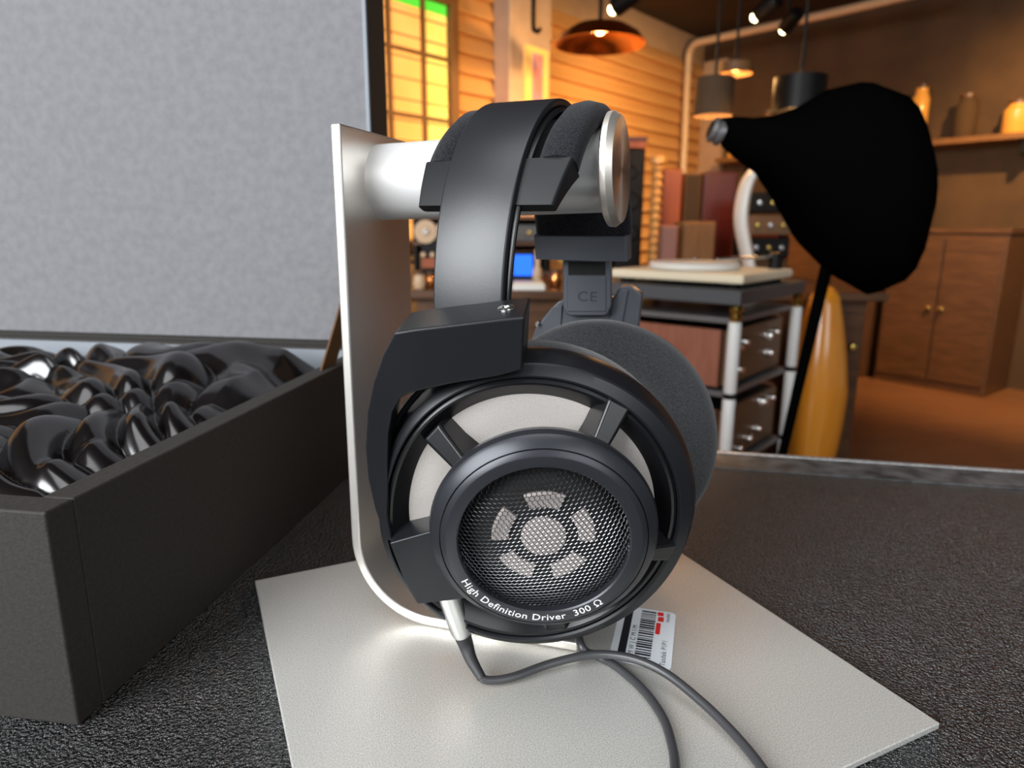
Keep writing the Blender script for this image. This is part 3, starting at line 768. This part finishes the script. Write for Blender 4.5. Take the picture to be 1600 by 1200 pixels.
# reel-to-reel deck on the left
x0, x1 = ext(662, 700, 400, 2.75); zt2 = zat(348, 2.75, 665)
rd = thing('tape_deck', ((x0+x1)/2, 2.75, CZ), 'reel tape deck with tan reels seen under the stand arm', 'tape deck')
box('deck_body', x0-.01, x1+.05, 2.75, 2.9, CZ, zt2, black_m, rd, None, .005)
for rx, rz in ((665, 362), (699, 362)):
    c_ = at(rx, rz, 2.745)
    rl = solid_lathe('reel', [(0, .012), (.016, .012), (.018, .006), (.045, .006), (.046, 0), (0, 0)], reel_m, rd, frame(c_, (1, 0, 0), (0, 0, 1), (0, -1, 0)), seg=28)
    solid_lathe('hub', [(0, .018), (.010, .018), (.012, .012), (0, .012)], knob_m, rl, frame(c_, (1, 0, 0), (0, 0, 1), (0, -1, 0)), seg=20)
for i, rx in enumerate((662, 676, 690)):
    c_ = at(rx, 398, 2.745)
    solid_lathe('knob', [(0, .02), (.009, .019), (.011, .004), (.012, 0), (0, 0)], reel_m, rd, frame(c_, (1, 0, 0), (0, 0, 1), (0, -1, 0)), seg=16)
xr0, xr1 = ext(659, 700, 410, 2.745); z_a, z_b = zat(419, 2.745, 665), zat(405, 2.745, 665)
box('meter_strip', xr0, xr1, 2.742, 2.751, max(CZ+.004, z_a), z_b+.004, orange_wood, rd, None, .002)
# small device with a blue screen
x0, x1 = ext(800, 834, 415, 2.75); zl, zh = zat(431, 2.75, 817), zat(398, 2.75, 817)
sd = thing('screen_device', ((x0+x1)/2, 2.75, CZ), 'small black device with a bright blue screen', 'display')
box('case', x0-.012, x1+.012, 2.755, 2.83, CZ, zh+.012, black_m, sd, None, .004)
box('screen', x0+.006, x1-.004, 2.750, 2.756, max(zl, CZ+.012), zh, blue_screen, sd, None, .003)
x0, x1 = ext(834, 846, 415, 2.72); zh = zat(390, 2.72, 840)
vs_ = thing('vase', ((x0+x1)/2, 2.74, CZ), 'small tan vase beside the blue screen', 'vase')
solid_lathe('body', [(0, 0), (.014, 0), (.020, .03), (.018, .06), (.010, .075), (.012, max(.09, zh-CZ)), (0, max(.09, zh-CZ)-.006)], reel_m, vs_, WM[vs_.name], seg=24)
# white tray near the counter's front edge
x0, x1 = ext(800, 852, 456, 2.48)
wtb = thing('white_tray', ((x0+x1)/2, 2.52, CZ), 'bright white low tray on the front edge of the counter', 'tray')
box('tray', x0, x1, 2.47, 2.60, CZ, CZ+.022, white_gloss, wtb, None, .005)
box('tray_rim', x0+.006, x1-.006, 2.478, 2.592, CZ+.022, CZ+.028, cream, wtb, None, .002)
# little violet LED box and jars along the counter
x0, x1 = ext(952, 984, 425, 2.55)
vl = thing('indicator_box', ((x0+x1)/2, 2.6, CZ), 'small dark box with a violet white indicator light', 'device')
box('case', x0, x1, 2.56, 2.66, CZ, CZ+.055, black_m, vl, None, .004)
solid_lathe('lamp', [(0, .012), (.010, .009), (.014, 0), (0, 0)], violet_led, vl, frame(((x0+x1)/2, 2.56, CZ+.028), (1, 0, 0), (0, 0, 1), (0, -1, 0)), seg=20)
jar_m = [reel_m, copper_m, tan_wood, gold_m]
for i, (jx, jh, Yj) in enumerate(((868, .055, 2.62), (1008, .04, 2.66), (700, .06, 2.56), (655, .05, 2.55), (672, .045, 2.6))):
    p = at(jx, 430, Yj)
    t = thing('jar', (p.x, Yj, CZ), ['copper coloured jar left of the far headphone slider', 'small brass jar right of the violet indicator box', 'tan jar on the counter just left of the headband', 'leftmost tan jar on the counter beside the stand sheet', 'short copper jar between two tan jars'][i], 'jar', 'jars on the counter')
    solid_lathe('pot', [(0, 0), (.02, 0), (.026, jh*.4), (.022, jh*.8), (.018, jh), (0, jh)], jar_m[(1, 3, 0, 0, 1)[i]], t, WM[t.name], seg=20)
    solid_lathe('stopper', [(0, 0), (.014, 0), (.014, .012), (0, .014)], darkwood, t, WM[t.name] @ T(0, 0, jh), seg=16)

# ---- hi-fi rack
RY = 1.75; pc0 = at(1137, 600, RY); ry = math.radians(40)
rl_ = Vector((-math.cos(ry), math.sin(ry), 0)); rr_ = Vector((math.sin(ry), math.cos(ry), 0))
RW = frame((pc0.x, pc0.y, 0), -rl_, rr_, (0, 0, 1))    # x: -.46..0 along left face, y: 0..45 along right face
rack = thing('hifi_rack', (0, 0, 0), 'tiered hi-fi rack with white tube posts and brass beads', 'rack', W=RW @ T(-.23, .22, ZF))
RL, RD = .46, .45
def shelf(z0, z1, m_, nm, o=.012):
    return box(nm, -RL-o, o, -o, RD+o, z0, z1, m_, rack, RW, .003)
shelf(.004, .040, charcoal, 'top_slab', .028)
shelf(-.049, -.033, grey_edge, 'shelf', .0)
shelf(-.246, -.230, grey_edge, 'shelf', .0)
shelf(-.470, -.454, grey_edge, 'shelf', .0)
shelf(ZF+.05, ZF+.07, grey_edge, 'shelf', .0)
p_first = None
for (a, b) in ((0, 0), (0, RD), (-RL, 0), (-RL, RD)):
    Wp = RW @ T(a+(.012 if a == 0 else -.012), b+(-.012 if b == 0 else .012), 0)
    for (z0, z1) in ((-.228, -.040), (-.452, -.240), (ZF+.03, -.462)):
        solid_lathe('post', [(0, z0), (.014, z0), (.0165, z0+.004), (.0165, z1-.004), (.014, z1), (0, z1)], white_post, rack, Wp, seg=24)
        solid_lathe('post_joint', [(0, z0-.013), (.0165, z0-.013), (.0165, z0+.001), (0, z0+.001)], black_m, rack, Wp, seg=20)
    for zc in (-.028, -.009):
        solid_lathe('brass_bead', [(0, zc-.011), (.012, zc-.010), (.018, zc), (.012, zc+.010), (0, zc+.011)], gold_m, rack, Wp, seg=20)
def amp(z0, h, label, knobs):
    t = thing('amplifier', (0, 0, 0), label, 'amplifier', 'amplifiers in the rack', W=RW @ T(-.22, .22, z0))
    box('case', -RL+.03, -.03, .02, RD-.02, z0+.012, z0+h, black_m, t, RW, .003)
    box('wood_side', -RL+.03, -.03, .003, .02, z0+.008, z0+h+.004, amp_wood, t, RW, .003)
    box('wood_side', -RL+.03, -.03, RD-.02, RD-.003, z0+.008, z0+h+.004, amp_wood, t, RW, .003)
    box('faceplate', -.03, -.016, .02, RD-.02, z0+.01, z0+h, amp_face, t, RW, .002)
    for (ky, kz, r) in knobs:
        solid_lathe('knob', [(0, .022), (r*.85, .021), (r, .016), (r, .002), (r*1.05, 0), (0, 0)], knob_m, t, RW @ frame((-.016, ky, z0+h*kz), (0, 1, 0), (0, 0, 1), (1, 0, 0)), seg=20)
    for (fx_, fy_) in ((-.08, .06), (-.38, .06), (-.08, .38), (-.38, .38)):
        solid_lathe('foot', [(0, 0), (.014, 0), (.016, .012), (0, .012)], black_m, t, RW @ T(fx_, fy_, z0), seg=16)
    return t
amp(-.229, .158, 'upper amplifier in the rack with reddish wood side and bright knobs', [(.075, .72, .013), (.115, .76, .011), (.09, .30, .012), (.30, .74, .013), (.345, .78, .010), (.31, .40, .012)])
amp(-.453, .165, 'lower amplifier in the rack with a row of bright knobs', [(.06, .10, .011), (.13, .22, .012), (.20, .30, .012), (.27, .38, .012), (.30, .85, .014), (.36, .86, .010)])
amp(-.690, .150, 'bottom amplifier in the rack just above the floor', [(.10, .5, .012), (.2, .5, .012), (.3, .5, .012)])
# turntable on the rack
tw_ = thing('turntable', (0, 0, 0), 'cream turntable with pale platter on top of the rack', 'turntable', W=RW @ T(-.2, .2, .041))
box('plinth', -.385, .012, .02, RD-.05, .052, .078, cream, tw_, RW, .008)
for (a, b) in ((-.35, .06), (-.03, .06), (-.35, .36), (-.03, .36)): solid_lathe('foot', [(0, .040), (.02, .040), (.022, .052), (0, .052)], black_m, tw_, RW @ T(a, b, 0), seg=16)
pltr = solid_lathe('platter', [(0, .098), (.125, .098), (.13, .094), (.13, .080), (0, .080)], white_gloss, tw_, RW @ T(-.21, .20, 0), seg=48)
solid_lathe('spindle', [(0, .112), (.003, .111), (.003, .098), (0, .098)], steel, pltr, RW @ T(-.21, .20, 0), seg=12)
tube('tone_arm', [RW @ Vector((-.03, .36, .115)), RW @ Vector((-.05, .25, .113)), RW @ Vector((-.12, .15, .108))], .005, steel, tw_)
solid_lathe('arm_pivot', [(0, .078), (.02, .078), (.02, .12), (.012, .125), (0, .125)], black_m, tw_, RW @ T(-.03, .36, 0), seg=20)
# white curved blade stand standing behind the turntable
cv_pts = [at(1174, 432, 2.62), at(1166, 395, 2.62), at(1158, 350, 2.62), at(1160, 315, 2.62), at(1168, 285, 2.62), at(1180, 266, 2.62)]
cs = thing('curved_stand', (cv_pts[0].x, 2.62, CZ), 'white bow shaped curved upright rising behind the turntable', 'stand')
pth = catmull(cv_pts, 8); secs = []
for i, p in enumerate(pth):
    t_ = (pth[min(i+1, len(pth)-1)]-pth[max(i-1, 0)]).normalized(); nx = Vector((t_.z, 0, -t_.x))
    w_ = .017 + .006*math.sin(math.pi*i/(len(pth)-1))
    secs.append([p + nx*w_*math.cos(2*math.pi*k/12) + Vector((0, 1, 0))*.05*math.sin(2*math.pi*k/12) for k in range(12)])
loft('blade', secs, white_gloss, cs, auto=60)
solid_lathe('foot', [(0, 0), (.06, 0), (.06, .010), (.02, .016), (0, .016)], black_m, cs, T(cv_pts[0].x, 2.62, CZ), seg=32)
# ---- amber curved wooden shell to the right of the rack
wp = at(1270, 640, 2.35)
sh = thing('wooden_shell', (wp.x, wp.y, ZF), 'glossy amber curved wooden shell standing right of the rack', 'furniture')
prof = []
ztop = zat(462, 2.35, 1276)
for i in range(25):
    t = i/24; z = ZF + .05 + (ztop-ZF-.05)*t
    r = .105*(math.sin(math.pi*(.16+.72*t)))**.6*(1-.42*max(0, t-.55))
    prof.append((r, z-ZF))
prof = [(0, prof[0][1])] + prof + [(prof[-1][0]*.5, prof[-1][1]+.03), (0, prof[-1][1]+.035)]
solid_lathe('shell', prof, amber_wood, sh, WM[sh.name], seg=48, auto=60)
for k in range(3):
    a = 2*math.pi*k/3+.5
    tube('leg', [Vector((wp.x+.035*math.cos(a), wp.y+.035*math.sin(a), ZF+.07)), Vector((wp.x+.055*math.cos(a), wp.y+.055*math.sin(a), ZF))], .012, darkwood, sh)
# ---- black hooded studio lamp on a slanted pole
sy = 1.30
sl_ = thing('studio_light', (at(1218, 715, sy).x-.08, sy, ZF), 'large black fabric hood with grey collar on a slanted black pole', 'studio light')
secs = []
for (cx, cy, rx_, ry_, dy) in ((1128, 208, 9, 20, .02), (1150, 216, 14, 29, .035), (1182, 229, 22, 38, .055), (1215, 252, 34, 60, .085), (1252, 280, 48, 93, .11), (1300, 292, 60, 124, .13), (1350, 300, 60, 138, .14), (1400, 300, 40, 120, .12), (1430, 296, 20, 70, .07)):
    c_ = at(cx, cy, sy); k = (c_-CAM).length/F
    ang = math.radians(18); ring = []
    for q in range(20):
        a = 2*math.pi*q/20
        ring.append(c_ + Vector((0, 0, 1))*(ry_*k*math.sin(a)) + Vector((1, 0, 0))*(-rx_*.35*k*math.sin(a)) + Vector((0, 1, 0))*(dy*math.cos(a)))
    secs.append(ring)
loft('hood', secs, drape_m, sl_, auto=60)
c_ = at(1119, 205, sy); ca = (at(1150, 216, sy)-at(1110, 200, sy)).normalized()
q = ca.to_track_quat('Z', 'Y').to_matrix().to_4x4(); q.translation = c_
lathe('collar', [(.017, -.012), (.021, -.010), (.0225, -.004), (.019, 0), (.0225, .004), (.0225, .012), (.017, .014)], ring_m, sl_, q, seg=32)
solid_lathe('tip', [(0, -.016), (.012, -.014), (.018, -.008), (.018, .012), (0, .012)], black_m, sl_, q, seg=24)
pd0 = at(1312, 330, sy+.02); pd1 = at(1222, 712, sy+.02); dd = (pd1-pd0); pdf = pd0 + dd*((ZF-pd0.z)/dd.z)
tube('slanted_pole', [pd0, pd0.lerp(pdf, .5), pdf], [.0125, .009, .0085], drape_m, sl_)
for k in range(2):
    pe = pdf + Vector((.30*(1 if k else -.2), .28*(-1 if k else 1), 0)); pe.z = ZF+.008
    tube('leg', [pd0.lerp(pdf, .8), pe], .008, drape_m, sl_)
# ---- dim hanging shades by the right-hand wall
def drum(px, py0, py1, hwpx, Y, m_, label):
    a = at(px, py0, Y); b = at(px, py1, Y); r = hwpx*Y/F
    t = thing('drum_shade', (a.x, Y, b.z), label, 'lampshade', 'hanging shades by the dark wall')
    h = a.z-b.z
    lathe('shade', [(r, 0), (r*.97, h), (r*.95, h), (r*.98, 0)], m_, t, WM[t.name], seg=36)
    tube('cord', [Vector((a.x, Y, a.z-.02)), Vector((a.x, Y, ZC))], .006, black_m, t)
    v, f = join_vf([box_vf(-r*.96, r*.96, -.004, .004, h-.03, h-.02), box_vf(-.004, .004, -r*.96, r*.96, h-.03, h-.02)])
    mesh('spider_bar', v, f, black_m, t, WM[t.name])
    solid_lathe('bulb', [(0, h*.25), (.025, h*.35), (.03, h*.5), (.014, h*.8), (0, h*.82)], emi('dim_bulb', (1, .5, .15), 1.5), t, WM[t.name], seg=16)
    ld = bpy.data.lights.new('shade_glow', 'POINT'); ld.energy = 4; ld.color = (1, .52, .18); ld.shadow_soft_size = .04
    lo = bpy.data.objects.new('shade_glow', ld); place(lo, t, T(a.x, Y, b.z-.01))
    return t
drum(1252, 121, 174, 38, 2.7, black_m, 'black drum shade hanging above the black hood')
drum(1118, 122, 182, 28, 2.9, wallb_m, 'umber drum shade hanging beside the conduit')
drum(1150, 99, 116, 24, 3.05, tan_wood, 'small shallow tan shade hanging behind the umber drum shade')
# shelf on the right wall whose amber bottles glow by emission
shp = WB @ Vector((.62, -.12, .78))
ws = thing('wall_shelf', (0, 0, 0), 'long wooden wall shelf with self-glowing amber jars along the dark wall', 'shelf', W=WB @ T(1.4, -.1, .74))
box('plank', .35, 3.4, -.24, 0.0, .70, .735, tan_wood, ws, WB, .004)
for x in (.6, 1.5, 2.4, 3.2): box('bracket', x, x+.03, -.20, 0.0, .62, .70, black_m, ws, WB, .003)
glow = mat('glowing_amber_glass', (.75, .34, .06), .2, 0, emit=.12)  # weak emission in the jars imitates amber light on the shelf
cols_ = [glow, tan_wood, copper_m, red_wood, cream, glow, brown_cloth, glow, tan_wood, copper_m, glow]
lbls = ['amber glass jar', 'tan wooden canister', 'copper canister', 'red canister', 'cream jar', 'tall amber jar', 'brown canister', 'squat amber jar', 'narrow tan canister', 'round copper pot', 'last amber jar']
for i in range(11):
    x = .45 + i*.27; h = (.22, .30, .18, .26, .16, .33, .24, .17, .29, .20, .25)[i]; r = (.06, .05, .07, .055, .06, .05, .06, .07, .045, .075, .055)[i]
    t = thing('canister', (0, 0, 0), '%s, number %s from the corner on the dark wall shelf' % (lbls[i], ['one', 'two', 'three', 'four', 'five', 'six', 'seven', 'eight', 'nine', 'ten', 'eleven'][i]), 'canister', 'canisters on the wall shelf', W=WB @ T(x, -.12, .735))
    solid_lathe('jar', [(0, 0), (r*.9, 0), (r, .01), (r, h*.8), (r*.7, h*.92), (r*.7, h), (0, h)], cols_[i], t, WM[t.name], seg=24)
    solid_lathe('lid', [(0, h), (r*.75, h), (r*.75, h+.02), (r*.2, h+.03), (0, h+.04)], darkwood, t, WM[t.name], seg=20)
# dark shelving with components below, beyond the rack
kx0 = .7
for n_, (x, m_) in enumerate(((.45, red_wood), (1.15, darkwood), (1.85, darkwood))):
    Wk = WB @ T(x, -.42, ZF)
    t = thing('wall_cabinet', (0, 0, 0), ['deep red cabinet nearest the corner by the dark wall', 'dark wood cabinet in the middle along the dark wall', 'dark wood cabinet farthest right along the dark wall'][n_], 'cabinet', 'cabinets along the dark wall', W=Wk)
    box('body', 0, .64, 0, .40, 0, .95, m_, t, Wk, .006)
    box('top', -.01, .65, -.012, .41, .95, .98, darkwood, t, Wk, .004)
    for k in range(2):
        d_ = box('door', .015+.31*k, .315+.31*k, -.016, -.001, .06, .92, m_, t, Wk, .004)
        solid_lathe('knob', [(0, .03), (.014, .026), (.015, .012), (.006, .004), (.006, 0), (0, 0)], gold_m, d_, Wk @ frame((.285+.07*k, -.016, .5), (1, 0, 0), (0, 0, 1), (0, -1, 0)), seg=16)

# ---- dark equipment shelf at the back of the counter
x0, x1 = ext(646, 955, 400, 3.35); zs_ = zat(338, 3.35, 800)
es = thing('equipment_shelf', ((x0+x1)/2, 3.4, CZ), 'wide black open shelf of hi-fi components at the back of the counter', 'shelf')
hh_ = zs_-CZ
box('back_panel', x0, x1, 3.56, 3.58, CZ, zs_, black_m, es, None)
for xx in (x0, x0+(x1-x0)*.33, x0+(x1-x0)*.66, x1-.018): box('upright', xx, xx+.018, 3.35, 3.56, CZ, zs_, black_m, es, None, .002)
for k in range(3):
    z = CZ + hh_*k/2; box('shelf_board', x0, x1, 3.345, 3.56, min(z, zs_-.015), min(z, zs_-.015)+.015, darkwood, es, None, .002)
comp_l = ['small component with %s front on the lower black shelf', 'small component with %s front on the upper black shelf']
cm = [('bronze', amp_face), ('black', black_m), ('copper', copper_m), ('walnut', amp_wood), ('charcoal', charcoal), ('dark green', mat('dark_green_enamel', (.03, .05, .02), .5))]
q = 0
for row in range(2):
    for c3 in range(3):
        xa_ = x0+(x1-x0)*.33*c3+.03; xb_ = xa_+(x1-x0)*.33-.05; z = CZ + hh_*row/2 + .016; hc = hh_/2*.62
        t = thing('component', ((xa_+xb_)/2, 3.4, z), comp_l[row] % cm[q][0], 'hi-fi component', 'components on the black shelf')
        box('case', xa_, xb_, 3.375, 3.54, z, z+hc, black_m, t, None, .003)
        box('front', xa_, xb_, 3.365, 3.375, z+.003, z+hc-.003, cm[q][1], t, None, .002)
        for k in range(3):
            solid_lathe('knob', [(0, .014), (.010, .013), (.011, .002), (0, 0)], gold_m, t, frame((xa_+(xb_-xa_)*(.2+.3*k), 3.365, z+hc*.5), (1, 0, 0), (0, 0, 1), (0, -1, 0)), seg=14)
        q += 1
# ---- stack of black components behind the turntable
x0, x1 = ext(1166, 1232, 400, 3.0); zt2 = zat(300, 3.0, 1200); n_ = 4; hk = (zt2-CZ)/n_
for k in range(n_):
    t = thing('stacked_component', ((x0+x1)/2, 3.05, CZ+hk*k), ['lowest', 'second lowest', 'second highest', 'topmost'][k] + ' black component of the stack behind the turntable', 'hi-fi component', 'stack behind the turntable')
    box('case', x0, x1, 3.01, 3.2, CZ+hk*k+.008, CZ+hk*(k+1)-.001, black_m, t, None, .003)
    box('front', x0, x1, 3.0, 3.01, CZ+hk*k+.010, CZ+hk*(k+1)-.003, [brown_cloth, black_m, amp_face, black_m][k], t, None, .002)
    for fxx in (x0+.02, x1-.02): solid_lathe('foot', [(0, 0), (.008, 0), (.008, .009), (0, .009)], black_m, t, T(fxx, 3.06, CZ+hk*k-(.001 if k else 0)), seg=12)
    for j in range(3):
        solid_lathe('knob', [(0, .014), (.010, .013), (.011, .002), (0, 0)], knob_m if (j+k) % 2 else gold_m, t, frame((x0+(x1-x0)*(.2+.3*j), 3.0, CZ+hk*(k+.52)), (1, 0, 0), (0, 0, 1), (0, -1, 0)), seg=14)
